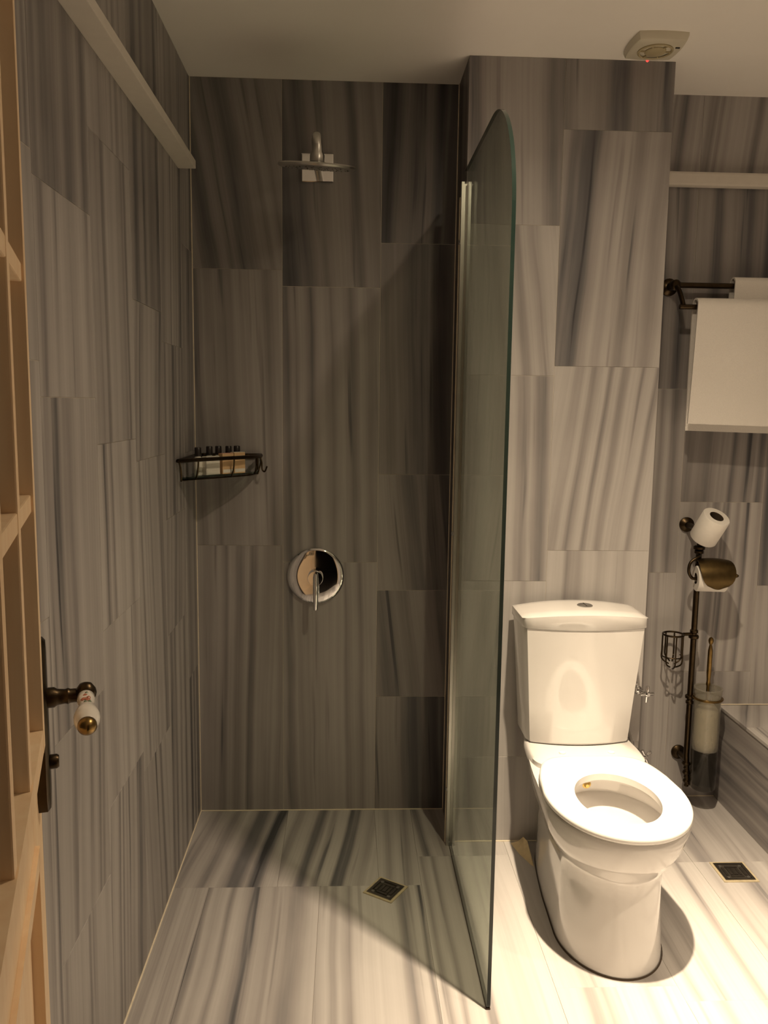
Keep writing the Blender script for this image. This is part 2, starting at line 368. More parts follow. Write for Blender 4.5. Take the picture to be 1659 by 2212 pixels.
# shower back wall (u = x, v = z); rows listed from the floor upwards
col_tiles(wb, (0, D1, 0), (1, 0, 0), (0, 0, 1), [
    (XL, -.222, [0, .971, 1.90, H], {
        0: ([(.1, .1, .3), (.3, .03, .55), (.47, .05, .42), (.62, .03, .72), (.82, .06, .3), (.95, .05, .35)], -.06, .93, .18),
        1: ([(.05, .05, .5), (.22, .05, .42), (.38, .12, .36), (.62, .04, .3), (.86, .05, .5)], .1, .9, .18),
        2: ([(.06, .1, .62), (.27, .05, .45), (.47, .13, .55), (.74, .04, .4), (.9, .05, .45)], .34, .86, .22)}),
    (-.222, .106, [0, .913, 1.848, H], {
        0: ([(.08, .05, .5), (.25, .1, .3), (.5, .04, .25), (.7, .02, .6), (.85, .04, .42)], .05, .95, .16),
        1: ([(.05, .05, .6), (.15, .03, .4), (.31, .05, .55), (.52, .06, .36), (.73, .05, .48), (.92, .06, .36)], .06, .9, .18),
        2: ([(.02, .12, .75), (.2, .1, .6), (.4, .05, .45), (.73, .05, .6), (.92, .05, .4)], .14, .86, .22)}),
    (.106, XP1, [0, .426, .814, 1.222, 1.994, H], {
        0: ([(.0, .05, .4), (.55, .16, .7), (.85, .12, .85), (1, .1, .8)], .05, .86, .2),
        1: ([(.12, .2, .55), (.45, .1, .4), (.97, .12, .6)], .2, .88, .22),
        2: ([(.5, .15, .55), (.78, .15, .6), (1, .1, .7)], .15, .85, .2),
        3: ([(.1, .1, .4), (.5, .2, .55), (.85, .16, .7)], .08, .8, .26),
        4: ([(.08, .14, .85), (.45, .1, .55), (.76, .08, .8), (.95, .1, .75)], -.06, .78, .3)}),
], gap=.0013)
# left wall (u = -y so that the face looks to +x)
LW = [(.41, .80, [0, .9, 1.75, H], None), (.80, 1.135, [0, .6, 1.3, 2.0, H], None),
      (1.135, 1.437, [0, .30, 1.085, 1.526, 1.866, H], {2: ([(.1, .08, .35), (.5, .15, .3), (.85, .06, .4)], 0)}),
      (1.437, 1.745, [0, .42, 1.466-.62, 1.466, 1.828, H], {
          2: ([(.08, .04, .35), (.22, .06, .62), (.42, .1, .45), (.7, .05, .3), (.9, .1, .25)], .02, 1.0, .15),
          3: ([(.1, .06, .5), (.32, .04, .25), (.6, .1, .25), (.9, .05, .35)], 0, 1, .12),
          4: ([(.05, .05, .55), (.3, .2, .5), (.62, .1, .55), (.9, .06, .6)], .0, .92, .2)}),
      (1.745, 2.06, [0, .567, .972, 1.37, 2.0, H], {
          1: ([(.2, .15, .3), (.55, .05, .25), (.85, .08, .35)], 0),
          2: ([(.15, .05, .6), (.3, .03, .5), (.55, .08, .25), (.8, .06, .4)], .03)}),
      (2.06, 2.372, [0, .51, 1.314, 1.705, H], {3: ([(.2, .08, .6), (.45, .05, .5), (.7, .1, .5), (.9, .05, .6)], 0, .88, .25)}),
      (2.372, 2.662, [0, .783, 1.124, 1.627, 2.2, H], {0: ([(.12, .08, .6), (.3, .05, .55), (.55, .05, .3), (.8, .06, .5)], 0)}),
      (2.662, D1, [0, .55, 1.3, 1.95, H], {0: ([(.2, .1, .7), (.5, .06, .6), (.8, .1, .65)], 0, .9), 1: ([(.3, .2, .4), (.8, .1, .45)], 0, .9)})]
for (a, b, js, sp) in LW:
    col_tiles(wl, (XL, 0, 0), (0, 1, 0), (0, 0, 1), [(a, b, js, sp)])
# pier front
col_tiles(wp, (0, D2, 0), (1, 0, 0), (0, 0, 1), [
    (XP1, .648, [0, .30, .898, 1.557, 2.014, H], {
        0: ([(.2, .1, .2), (.7, .08, .25)], 0, 1, .05), 1: ([(.3, .12, .22), (.75, .05, .3)], 0, 1, .06),
        2: ([(.12, .1, .28), (.42, .08, .2), (.68, .07, .45), (.88, .09, .5)], .03, 1.0, .08),
        3: ([(.4, .05, .25), (.62, .05, .5), (.8, .08, .25)], .16, 1.0, .08),
        4: ([(.08, .1, .55), (.32, .05, .3), (.9, .08, .5), (1, .05, .5)], .04, .95, .16)}),
    (.648, XP2, [0, .35, .999, 1.588, 2.297, H], {
        0: ([(.3, .1, .2), (.8, .08, .25)], 0, 1, .05), 1: ([(.2, .04, .42), (.3, .05, .3), (.5, .02, .4), (.75, .05, .2)], -.04, 1, .06),
        2: ([(.12, .05, .38), (.28, .04, .5), (.44, .03, .5), (.58, .03, .48), (.75, .05, .25), (.9, .03, .45)], -.22, 1, .1),
        3: ([(.06, .08, .6), (.2, .11, .7), (.45, .04, .25), (.66, .07, .38), (.9, .08, .4)], -.15, 1, .14),
        4: ([(.05, .08, .42), (.3, .1, .36), (.52, .16, .6), (.8, .06, .4), (.95, .06, .6)], 0, .92, .2)}),
])
col_tiles(wp, (XP1, 0, 0), (0, -1, 0), (0, 0, 1), [(-D1-.02, -D2, [0, .6, 1.22, 1.9, H], {0: ([(.3, .3, .7), (.8, .2, .7)], 0, .7), 1: ([(.3, .3, .7), (.8, .2, .7)], 0, .7), 2: ([(.3, .3, .7), (.8, .2, .7)], 0, .7), 3: ([(.3, .3, .7), (.8, .2, .7)], 0, .7)})])
col_tiles(wp, (XP2, 0, 0), (0, 1, 0), (0, 0, 1), [(D2, D3, [0, .7, 1.4, 2.1, H], None)])
# rear wall by the towels
col_tiles(wr, (0, D3, 0), (1, 0, 0), (0, 0, 1), [
    (XP2, 1.205, [0, .864, 1.529, 2.24, H+.03], {0: ([(.25, .06, .35), (.5, .1, .45), (.72, .04, .3)], 0, .97), 1: ([(.3, .1, .4), (.6, .05, .45), (.85, .1, .5)], -.03, .93), 2: ([(.2, .1, .6), (.5, .06, .65), (.8, .08, .6)], 0, .85, .25)}),
    (1.205, 1.51, [0, .49, 1.125, 1.75, 2.24, H+.03], {0: ([(.2, .06, .25), (.6, .1, .45), (.85, .06, .4)], 0, .95), 1: ([(.15, .05, .25), (.42, .04, .55), (.55, .03, .65), (.68, .03, .4), (.8, .03, .55), (.95, .04, .3)], -.06, 1, .12), 2: ([(.08, .08, .45), (.3, .1, .5), (.62, .02, .98), (.8, .05, .5), (.95, .03, .85)], -.08, .9, .24), 3: ([(.25, .06, .65), (.6, .1, .6), (.85, .06, .7)], 0, .85, .28)}),
    (1.51, 1.82, [0, .817, 1.5, 2.24, H+.03], {1: ([(.08, .05, .8), (.3, .1, .5), (.6, .1, .5)], 0, .9, .25)}), (1.82, XR, [0, .55, 1.3, 2.0, H+.03], None)])
col_tiles(wright, (XR, 0, 0), (0, -1, 0), (0, 0, 1), [(-D3+i*.63, min(-D3+(i+1)*.63, -YF), [0, .8, 1.6, H], None) for i in range(4)])
# floor: slabs run towards the back wall (u = x, v = y)
FT = [(XL, -.205, [2.367, D1], {0: ([(.12, .06, .45), (.36, .06, .5), (.66, .10, .75), (.86, .07, .8)], -.18, 1, .2)}),
      (-.205, .106, [2.367, D1], {0: ([(.05, .06, .45), (.3, .06, .75), (.46, .02, .65), (.66, .035, .95), (.74, .02, .9), (.9, .05, .3)], -.22, 1, .14)}),
      (.106, .236, [2.367, D1], {0: ([(.3, .1, .35), (.75, .12, .4)], -.1, 1, .12)}),
      (.236, XP1, [2.529, D1], {0: ([(.2, .12, .6), (.7, .1, .3)], .2, 1, .12)}),
      (XL, -.41, [YF, 1.2, 1.75, 2.367], {2: ([(.2, .2, .35), (.7, .2, .3), (1, .03, .5)], 0, 1, .16), 1: ([(.5, .2, .3)], 0)}),
      (-.41, -.075, [YF, 1.15, 2.367], {1: ([(.005, .025, .85), (.12, .04, .3), (.22, .025, .5), (.42, .09, .5), (.6, .05, .38), (.8, .12, .46)], .02, 1, .1)}),
      (-.075, .236, [YF, 1.2, 2.367], {1: ([(.04, .02, .45), (.17, .04, .33), (.3, .04, .42), (.80, .055, .5), (.98, .02, .55)], .06, 1, .04)}),
      (.236, .536, [YF, 1.2, 2.529], {1: ([(.08, .02, .65), (.2, .02, .55), (.42, .03, .8), (.7, .1, .12)], .05, 1, .04)}),
      (XP1, .536, [2.529, D2+.01], {0: ([(.5, .2, .35)], 0, 1, .1)}),
      (.536, .85, [YF, 1.25, 1.905], {1: ([(.2, .06, .38), (.32, .05, .3), (.7, .05, .2)], -.1, 1, .03)}), (.536, .85, [1.905, D2+.01], {0: ([(.3, .1, .25), (.8, .1, .3)], 0, 1, .05)}),
      (.85, 1.13, [YF, 1.25, 1.85, 2.476], {1: ([(.3, .05, .35), (.7, .05, .25)], -.05, 1, .03), 2: ([(.15, .03, .3), (.4, .04, .25), (.75, .04, .4)], -.05, 1, .04)}),
      (.85, 1.13, [2.476, D3], {0: ([(.3, .1, .4), (.8, .12, .5)], -.05, 1, .15)}),
      (1.13, TUBX+.01, [YF, 1.25, 1.87, 2.476], {2: ([(.12, .05, .2), (.5, .13, .45), (.85, .06, .25)], -.05, 1, .06)}),
      (1.13, TUBX+.01, [2.476, D3], {0: ([(.2, .12, .45), (.55, .06, .35), (.8, .06, .3)], -.05, 1, .15)})]
for c in FT: col_tiles(fl, (0, 0, 0), (1, 0, 0), (0, 1, 0), [c], tk=1.1, gap=.0005)

# caulk beads in the corners
def bead(n, a, b, r=.0025):
    tag(MB().tube([a, b], r, 6).build('trim_%d' % n, M_caulk), None, None, None, 'structure')
bead(2, (XL+.001, YF, .001), (XL+.001, D1, .001)); bead(3, (XL, D1-.001, .001), (XP1, D1-.001, .001)); bead(4, (XL+.001, D1-.001, 0), (XL+.001, D1-.001, H), .002)
bead(5, (XP1, D2-.001, .001), (XP2, D2-.001, .001)); bead(6, (XP1-.001, D1-.001, 0), (XP1-.001, D1-.001, H), .002); bead(7, (XP2, D3-.001, .001), (TUBX, D3-.001, .001))
bead(8, (TUBX, D3-.001, .362), (XR, D3-.001, .362))

# shelf on the left wall, ledge on the rear wall
sh = MB().box(XL, -.466, YF, 2.646, 2.162, 2.186, bev=.002).build('trim_9', M_shelf); tag(sh, 'pale painted shelf strip running high along the left wall', 'shelf', None, 'structure')
lg = MB().box(XP2, XR, D3-.035, D3, 2.215, 2.262, bev=.008).build('trim_10', M_shelf); tag(lg, 'pale painted ledge high on the rear wall above the towels', 'ledge', None, 'structure')

# ------------------------------------------------------------------ bathtub with marble surround
tb = empty('bathtub', (1.75, 1.9, 0), 'bathtub boxed in with grey striped marble on the right', 'bathtub')
ZT = .36
MB().box(TUBX+.004, XR-.004, 2.71, D3-.004, 0, ZT-.003).build('surround_core', M_grout, tb)
core = MB(); core.box(TUBX+.004, TUBX+.10, .9, 2.71, 0, ZT-.003); core.box(XR-.10, XR-.004, .9, 2.71, 0, ZT-.003); core.box(TUBX+.004, XR-.004, .70, .90, 0, ZT-.003)
core.build('surround_core', M_grout, tb)
def ttile(O, U, V, u0, u1, v0, v1, st=None, shear=0, tone=1, base=.1):
    sd[0] += 1; o = tile(tb, O, U, V, u0, u1, v0, v1, marble(sd[0], st, shear, (v1-v0)/.6, tone, base)); o.matrix_parent_inverse = Matrix.Translation(tb.location).inverted(); return o
for (a, b) in ((-D3, -2.15), (-2.15, -1.4), (-1.4, -.7)):      # front panel: veins run along the tub
    ttile((TUBX, 0, 0), (0, 0, -1), (0, -1, 0), -ZT+.012, 0, a, b, [(.15, .1, .35), (.35, .05, .3), (.5, .05, .5), (.66, .07, .62), (.78, .05, .5), (.92, .05, .4)], 0, .95, .25)
for (x0, x1, y0, y1) in ((TUBX-.004, TUBX+.105, 1.4, 2.71), (TUBX-.004, TUBX+.31, 2.71, D3-.003), (TUBX+.31, XR-.004, 2.71, D3-.003), (TUBX-.004, TUBX+.105, .70, 1.4), (XR-.105, XR-.004, .70, 2.71), (TUBX+.105, XR-.105, .70, .905)):
    ttile((0, 0, ZT), (1, 0, 0), (0, 1, 0), x0, x1, y0, y1, [(.15, .06, .45), (.3, .04, .35), (.6, .06, .3), (.85, .06, .4)], -.35, 1, .08)
def rrect(cx, cy, hx, hy, r, z, n=8):
    out = []
    for (sx, sy, a0) in ((1, 1, 0), (-1, 1, 90), (-1, -1, 180), (1, -1, 270)):
        for k in range(n+1):
            a = radians(a0+90*k/n); out.append((cx+sx*(hx-r)+r*cos(a), cy+sy*(hy-r)+r*sin(a), z))
    return out
cxt, cyt = (TUBX+.105+XR-.105)/2, (.905+2.71)/2; hx, hy = (XR-TUBX-.21)/2, (2.71-.905)/2
MB().loft([rrect(cxt, cyt, hx, hy, .05, ZT-.01), rrect(cxt, cyt, hx, hy, .05, ZT+.008), rrect(cxt, cyt, hx-.03, hy-.03, .1, ZT+.008), rrect(cxt, cyt, hx-.05, hy-.06, .12, ZT-.05), rrect(cxt, cyt, hx-.1, hy-.14, .15, .06), rrect(cxt, cyt, hx-.18, hy-.25, .12, .03)], False, True).build('basin', M_ceram, tb)

# ------------------------------------------------------------------ ceiling downlight (out of frame) with its lamp
M_emit = bpy.data.materials.new('lamp_lens'); M_emit.use_nodes = True; b_ = M_emit.node_tree.nodes['Principled BSDF']
b_.inputs['Emission Color'].default_value = (*LAMP_COL, 1); b_.inputs['Emission Strength'].default_value = 20
def downlight(P, aim, profile, label):
    dl = empty('ceiling_downlight', P, label, 'light', 'recessed ceiling downlights')
    MB().lathe([(.055, -.001), (.055, -.006), (.048, -.009), (.040, -.006), (.040, -.001)], 32, Matrix.Translation(P)).build('trim_ring', M_satin, dl)
    MB().lathe([(.039, -.001), (.039, -.003), (.001, -.004)], 24, Matrix.Translation(P)).build('lens', M_emit, dl)
    sl = bpy.data.lights.new('downlight_lamp', 'SPOT'); sl.energy = LAMP_POWER; sl.color = LAMP_COL; sl.spot_size = radians(175); sl.spot_blend = 0.3; sl.shadow_soft_size = .022
    so = bpy.data.objects.new('downlight_lamp', sl); COL.objects.link(so); so.parent = dl; so.location = (0, 0, -.012)
    so.rotation_euler = Vector(aim).to_track_quat('-Z', 'Y').to_euler()
    # photometric profile of the reflector lamp: (degrees off axis, intensity)
    sl.use_nodes = True; ln = sl.node_tree; em = ln.nodes['Emission']
    tcn = ln.nodes.new('ShaderNodeTexCoord'); spx = ln.nodes.new('ShaderNodeSeparateXYZ'); ln.links.new(tcn.outputs['Normal'], spx.inputs[0])
    ab = ln.nodes.new('ShaderNodeMath'); ab.operation = 'ABSOLUTE'; ln.links.new(spx.outputs[2], ab.inputs[0])
    ac = ln.nodes.new('ShaderNodeMath'); ac.operation = 'ARCCOSINE'; ln.links.new(ab.outputs[0], ac.inputs[0])
    dg = ln.nodes.new('ShaderNodeMath'); dg.operation = 'DIVIDE'; ln.links.new(ac.outputs[0], dg.inputs[0]); dg.inputs[1].default_value = pi/2
    crl = ln.nodes.new('ShaderNodeValToRGB'); ce_ = crl.color_ramp.elements; PM = max(v for _, v in profile)
    for k, (dgr, v) in ((ce_[0], profile[0]), (ce_[1], profile[-1])): k.position = dgr/90; k.color = (v/PM,)*3+(1,)
    for (dgr, v) in profile[1:-1]: k = ce_.new(dgr/90); k.color = (v/PM,)*3+(1,)
    ln.links.new(dg.outputs[0], crl.inputs[0])
    ml = ln.nodes.new('ShaderNodeMath'); ml.operation = 'MULTIPLY'; ml.inputs[1].default_value = PM; ln.links.new(crl.outputs[0], ml.inputs[0]); ln.links.new(ml.outputs[0], em.inputs['Strength'])
downlight(LAMP, LAMP_AIM, LAMP_PROFILE, 'round recessed downlight in the ceiling above the toilet')
downlight(FILL_LAMP, (0, 0, -1), FILL_PROFILE, 'added fill downlight in the ceiling above the bathtub')

# ------------------------------------------------------------------ toilet
TX = .73
to = empty('toilet', (TX, 2.25, 0), 'white close-coupled ceramic toilet standing on the marble floor', 'toilet')
NS = 72
def plan(yb, yf, hwb, hwf, z, yc=None, pw=2.0, rb=.03):
    """Outline: rounded box at the back (yb), half ellipse at the front (yf)."""
    out = []
    ym = yc if yc is not None else yf+(yb-yf)*.45
    for k in range(NS):
        a = 2*pi*k/NS
        c, s_ = cos(a), sin(a)
        if s_ <= 0:
            x = hwf*math.copysign(abs(c)**(2/pw), c); y = ym-(ym-yf)*abs(s_)**(2/pw)
        else:
            x = math.copysign(abs(c)**(2/5.), c); y = ym+(yb-ym)*abs(s_)**(2/5.)
            t = (y-ym)/(yb-ym); t = t*t*(3-2*t); x *= hwf+(hwb-hwf)*t
        out.append((TX+x, y, z))
    return out
def ell(cy, a, b, z, dx=0):
    return [(TX+dx+a*cos(2*pi*k/NS), cy+b*sin(2*pi*k/NS), z) for k in range(NS)]
bm_ = MB()
bm_.loft([plan(2.585, 1.930, .120, .142, 0, 2.12), plan(2.585, 1.930, .120, .142, .006, 2.12), plan(2.585, 1.944, .115, .136, .10, 2.12), plan(2.585, 1.952, .114, .134, .20, 2.12),
          plan(2.585, 1.948, .118, .138, .245, 2.12), plan(2.585, 1.932, .130, .150, .270, 2.12), plan(2.585, 1.910, .145, .166, .295, 2.12), plan(2.585, 1.890, .155, .178, .325, 2.11), plan(2.59, 1.876, .162, .186, .36, 2.10),
          plan(2.59, 1.868, .166, .190, .388, 2.09), plan(2.59, 1.870, .166, .189, .397, 2.09), plan(2.58, 1.878, .160, .183, .400, 2.09),
          ell(2.078, .124, .156, .400), ell(2.080, .122, .156, .393), ell(2.092, .140, .174, .380), ell(2.096, .146, .180, .345), ell(2.094, .134, .168, .336), ell(2.09, .126, .158, .30), ell(2.08, .098, .120, .23), ell(2.08, .062, .075, .185), ell(2.08, .03, .035, .178)], True, True)
bm_.build('bowl', M_ceram, to, 50)
# deck behind the seat
dk = MB(); dk.loft([plan(2.585, 2.28, .160, .172, .39, 2.40, 4), plan(2.585, 2.28, .160, .172, .415, 2.40, 4), plan(2.575, 2.29, .152, .164, .422, 2.40, 4)], True, True)
dk.build('deck', M_ceram, to, 50)
# seat: one flat ring
def seat_out(z, i=0): return plan(2.335-i, 1.860+i, .165-i, .192-i, z, 2.11, 2.1)
st = MB(); st.loft([ell(2.075, .112, .147, .404), seat_out(.404, .006), seat_out(.410), seat_out(.422), seat_out(.428, .005), seat_out(.430, .014), ell(2.075, .118, .153, .430), ell(2.075, .110, .145, .424), ell(2.075, .112, .147, .404)], False, False)
st.build('seat', M_seat, to, 50)
for sx in (-1, 1): MB().lathe([(.010, .421), (.010, .426), (.007, .428)], 16, Matrix.Translation((TX+sx*.075, 2.365, 0))).build('hinge_cap', M_seat, to)
# cistern with bowed front, tapering downwards
def cist(z, hw, yf, bow, yb=2.575, r=.02, n=18):
    pts = [(-hw, yb), (-hw, yf+r)]
    for k in range(n+1):
        x = -hw+r*.5+(2*hw-r)*k/n; u = x/hw
        pts.append((x, yf-bow*(1-u*u)))
    pts += [(hw, yf+r), (hw, yb)]
    return [(TX-.004+x, y, z) for (x, y) in pts]
ct = MB(); ct.loft([cist(.424, .160, 2.450, .030), cist(.432, .164, 2.445, .032), cist(.55, .172, 2.438, .034), cist(.70, .183, 2.426, .036), cist(.796, .190, 2.4185, .0375)], True, True)
ct.build('cistern', M_ceram, to, 35)
ld = MB(); cxl = TX-.004; LX, LY = 28, 8
def lidrim(z, hw, yf, bow, crown): return [(x, y, z+crown*(1-((x-cxl)/.194)**2)) for (x, y, _) in cist(z, hw, yf, bow, 2.582)]
ld.loft([lidrim(.796, .190, 2.419, .037, 0), lidrim(.799, .194, 2.416, .038, 0), lidrim(.826, .194, 2.416, .038, .019)], True, False)
def lidpt(i, j):
    u = -1+2*i/LX; v = j/LY; x = .194*u; yf = 2.416-.038*(1-u*u) if abs(u) < .99 else 2.424
    y = yf+(2.582-yf)*v; ed = min((1-abs(u))*.194, y-yf, 2.582-y)
    return (cxl+x, y, .826+.019*(1-u*u)+.006*(1-math.exp(-ed/.008)))
ld.add([lidpt(i, j) for i in range(LX+1) for j in range(LY+1)], [(i*(LY+1)+j, (i+1)*(LY+1)+j, (i+1)*(LY+1)+j+1, i*(LY+1)+j+1) for i in range(LX) for j in range(LY)], True)
ld.build('cistern_lid', M_ceram, to, 60)
fb = MB().lathe([(.024, .840), (.024, .8525), (.021, .8545), (.0005, .855)], 28, Matrix.Translation((TX+.008, 2.480, 0))).build('flush_button', M_button, to, label='chrome dual flush button')
MB().box(TX+.0072, TX+.0088, 2.460, 2.500, .8543, .8556).build('button_split', M_dark, fb)
# brass bidet jet under the rear of the seat hole
bj = MB(); bj.lathe([(.005, 0), (.013, .001), (.013, .006), (.008, .008), (.005, .016)], 18, frame((TX-.028, 2.268, .372), (0, -1, -.1)))
bj.build('bidet_nozzle', M_brassb, to, label='small brass bidet nozzle')
for (dy, z_) in ((2.33, .30), (2.36, .22)): MB().lathe([(.006, 0), (.006, .002), (.003, .003)], 12, frame((TX-.1185, dy, z_), (-1, 0, 0))).build('fixing_cap', M_satin, to)
# dark silicone line round the foot
MB().loft([plan(2.587, 1.925, .1225, .146, .0, 2.12), plan(2.586, 1.928, .1215, .1435, .004, 2.12)], False, False).build('foot_seal', M_card, to)
pt = MB(); pt.add([(.600, 2.612, .0), (.558, 2.605, 0), (.572, 2.54, 0), (.598, 2.47, 0), (.606, 2.46, 0), (.607, 2.6, 0), (.598, 2.595, .028), (.580, 2.585, .018), (.588, 2.53, .012), (.602, 2.48, .007), (.605, 2.56, .03)],
                  [(0, 1, 7, 6), (1, 2, 8, 7), (2, 3, 9, 8), (3, 4, 9), (4, 5, 10, 9), (5, 0, 6, 10), (6, 7, 8, 10), (8, 9, 10)])
tag(pt.build('filler_lump', mat('yellowed_filler', (.62, .50, .30), .8, noise=.2, nscale=50)), 'lump of yellowed filler at the foot of the toilet by the pier', 'filler')

# angle valves on the pier beside the cistern
def valve(loc, label, tilt):
    v = empty('angle_valve', loc, label, 'valve', 'chrome angle valves beside the toilet')
    x, y, z = loc
    MB().lathe([(.022, 0), (.022, .004), (.012, .01), (.010, .05)], 20, frame((x, D2, z), (0, -1, 0))).build('rosette', M_chrome, v)
    MB().lathe([(.012, -.022), (.014, -.016), (.014, .016), (.012, .02), (.006, .024), (.006, .045)], 18, frame((x, y, z), (.35, -.94, 0))).build('body', M_chrome, v)
    h = MB(); c = Vector((x+.02, y-.05, z)); ax = Vector((.35, -.94, 0)).normalized(); e1 = Vector((.2, .1, 1)).normalized(); e1 = (e1-ax*e1.dot(ax)).normalized(); e2 = ax.cross(e1)
    for a in (tilt, tilt+90):
        d = e1*cos(radians(a))+e2*sin(radians(a)); h.tube([c-d*.027, c-d*.022, c+d*.022, c+d*.027], [.004, .0055, .0055, .004], 10)
    h.lathe([(.009, -.004), (.009, .006), (.006, .009)], 16, frame(c, ax)); h.build('cross_handle', M_chrome, v)
    MB().tube(spline([(x-.004, y, z+.01), (x-.008, y+.012, z+.04), (x-.012, y+.024, z+.065), (x-.012, y+.03, z+.10)], 8), .005, 8).build('supply_hose', M_hose, v)
valve((.945, 2.572, .550), 'upper chrome angle valve beside the cistern', 8)
valve((.945, 2.560, .345), 'lower chrome angle valve near the toilet seat hinge', 40)

# ------------------------------------------------------------------ glass shower screen
gx0, gx1 = .348, .357
gs = empty('shower_screen', (.352, D2, 0), 'frameless tinted glass shower screen with rounded upper front corner', 'shower screen')
ZG, YG, RG = 2.165, 1.832, .29
out = [(D2-.012, .004), (YG+.012, .004), (YG+.003, .007), (YG, .016)]
for k in range(0, 19):
    a = radians(180-90*k/18); out.append((YG+RG+RG*cos(a), ZG-RG+RG*sin(a)))
out += [(D2-.012, ZG)]
g = MB(); n = len(out)
g.add([(gx0, y, z) for (y, z) in out]+[(gx1, y, z) for (y, z) in out], [tuple(range(n))[::-1], tuple(range(n, 2*n))])
pane = g.build('glass_pane', M_glass, gs)
e_ = MB(); vs = [(gx0, y, z) for (y, z) in out]+[(gx1, y, z) for (y, z) in out]
e_.add(vs, [(k, k+1, n+k+1, n+k) for k in range(n-1)], True); e_.build('glass_edge', M_gedge, gs, 30, label='dark polished glass edge')
ch = MB(); ch.box(.338, .3465, D2-.028, D2, .0, 2.13); ch.box(.3585, .367, D2-.028, D2, .0, 2.13); ch.box(.338, .367, D2-.003, D2, 0, 2.13); ch.build('wall_channel', M_satin, gs)
MB().box(.336, .345, D2-.004, D1-.22, 0, 2.09).build('seal_strip', M_caulk, gs)
for z_ in (1.955, 1.055, .195):
    MB().lathe([(.0075, 0), (.0075, .003), (.004, .005)], 14, frame((.338, D2-.016, z_), (-1, -.25, 0))).build('channel_screw', M_chrome, gs)
MB().box(.3475, .3575, 1.834, D2-.03, 0.0005, .0035).build('bottom_seal', M_card, gs)

# ------------------------------------------------------------------ shower mixer
mx_ = empty('shower_mixer', (-.108, D1, .866), 'round chrome shower mixer with lever on the shower wall', 'shower mixer')
F = frame((-.108, D1, .866), (0, -1, 0))
MB().lathe([(.100, 0), (.100, .005), (.097, .010), (.089, .0128), (.06, .0142), (.0005, .0152)], 64, F).build('escutcheon', M_chrome, mx_, 60)
MB().lathe([(.0265, .014), (.0265, .05), (.025, .055), (.0005, .0565)], 32, F).build('hub', M_chrome, mx_)
MB().tube([(-.106, D1-.066, .886), (-.106, D1-.066, .872), (-.106, D1-.068, .764), (-.106, D1-.068, .760)], [.007, .0092, .0088, .0075], 16).build('lever', M_chrome, mx_)
MB().lathe([(.0095, .05), (.0095, .066)], 16, frame((-.106, D1, .872), (0, -1, 0))).build('lever_stem', M_chrome, mx_)

# ------------------------------------------------------------------ rain shower head
rh = empty('rain_shower_head', (-.105, D1, 2.225), 'chrome wall-mounted rain shower head with square wall plate', 'shower head')
HT = Matrix.Rotation(radians(2.5), 4, 'Y') @ Matrix.Rotation(radians(12), 4, 'X')
MB().box(-.158, -.053, D1-.012, D1, 2.180, 2.270, bev=.003).build('wall_plate', M_chrome, rh)
MB().tube([(-.105, D1-.01, 2.225), (-.101, 2.56, 2.224), (-.097, 2.515, 2.222)], .012, 14).build('arm', M_satin, rh)
MB().tube(spline([(-.097, 2.56, 2.224), (-.095, 2.51, 2.222), (-.094, 2.495, 2.205), (-.094, 2.495, 2.17)], 6), .0145, 14).build('elbow', M_satin, rh)
MB().lathe([(.017, .0), (.021, .004), (.021, .02), (.016, .028), (.013, .05)], 24, Matrix.Translation((-.094, 2.495, 2.148)) @ HT).build('ball_joint', M_satin, rh)
hd = MB().lathe([(.0005, .0), (.106, .0), (.111, .003), (.112, .008), (.108, .012), (.03, .016), (.018, .02)], 48, Matrix.Translation((-.094, 2.495, 2.131)) @ HT).build('spray_disc', M_satin, rh)
nz = MB()
for r_ in (.03, .06, .09):
    for k in range(int(r_*300)):
        a = 2*pi*k/int(r_*300); nz.lathe([(.002, .001), (.0015, -.001)], 6, Matrix.Translation((-.094, 2.495, 2.131)) @ HT @ Matrix.Translation((r_*cos(a), r_*sin(a), 0)))
no = nz.build('nozzles', M_black, hd); no.matrix_parent_inverse = Matrix.Identity(4); no['kind'] = 'stuff'

# ------------------------------------------------------------------ corner wire basket and what it holds
bk = empty('corner_basket', (-.49, 2.80, 1.22), 'dark bronze wire corner basket in the shower corner', 'basket')
ZB, ZR = 1.222, 1.284
A_, B_, C_ = Vector((XL+.008, 2.52, ZR)), Vector((XL+.010, D1-.010, ZR)), Vector((-.292, D1-.010, ZR))
front = spline([A_, Vector((-.470, 2.575, ZR)), Vector((-.385, 2.67, ZR)), Vector((-.315, 2.755, ZR)), C_], 8)
MB().tube(front+[B_+Vector((.02, 0, 0)), B_+Vector((0, -.02, 0))], .0062, 8, True).build('rim', M_bronze, bk)
low = [Vector((max(p.x-.012, XL+.012), min(p.y+.02, D1-.012), ZB)) for p in front]
bw = low+[Vector((XL+.014, D1-.014, ZB))]
MB().tube(bw, .003, 6, True).build('lower_ring', M_bronze, bk)
for i in (1, 9, 18, 27, 31):
    p = front[i]; q = low[i]; MB().tube(spline([p, p.lerp(q, .5)+Vector((.003, -.003, 0)), q], 4), .003, 6).build('wire', M_bronze, bk)
for k in range(7):
    t = (k+.5)/7; i = int(t*(len(low)-1)); MB().tube([low[i]+Vector((0, 0, .001)), Vector((low[i].x, D1-.016, ZB+.001)) if low[i].x > XL+.03 else Vector((low[i].x+.004, D1-.03, ZB+.001))], .002, 6).build('base_wire', M_bronze, bk)
gp = MB(); gp.loft([[(p.x, p.y, ZB+.0035) for p in bw], [(p.x, p.y, ZB+.008) for p in bw]], True, True).build('glass_base', M_gplate, bk)
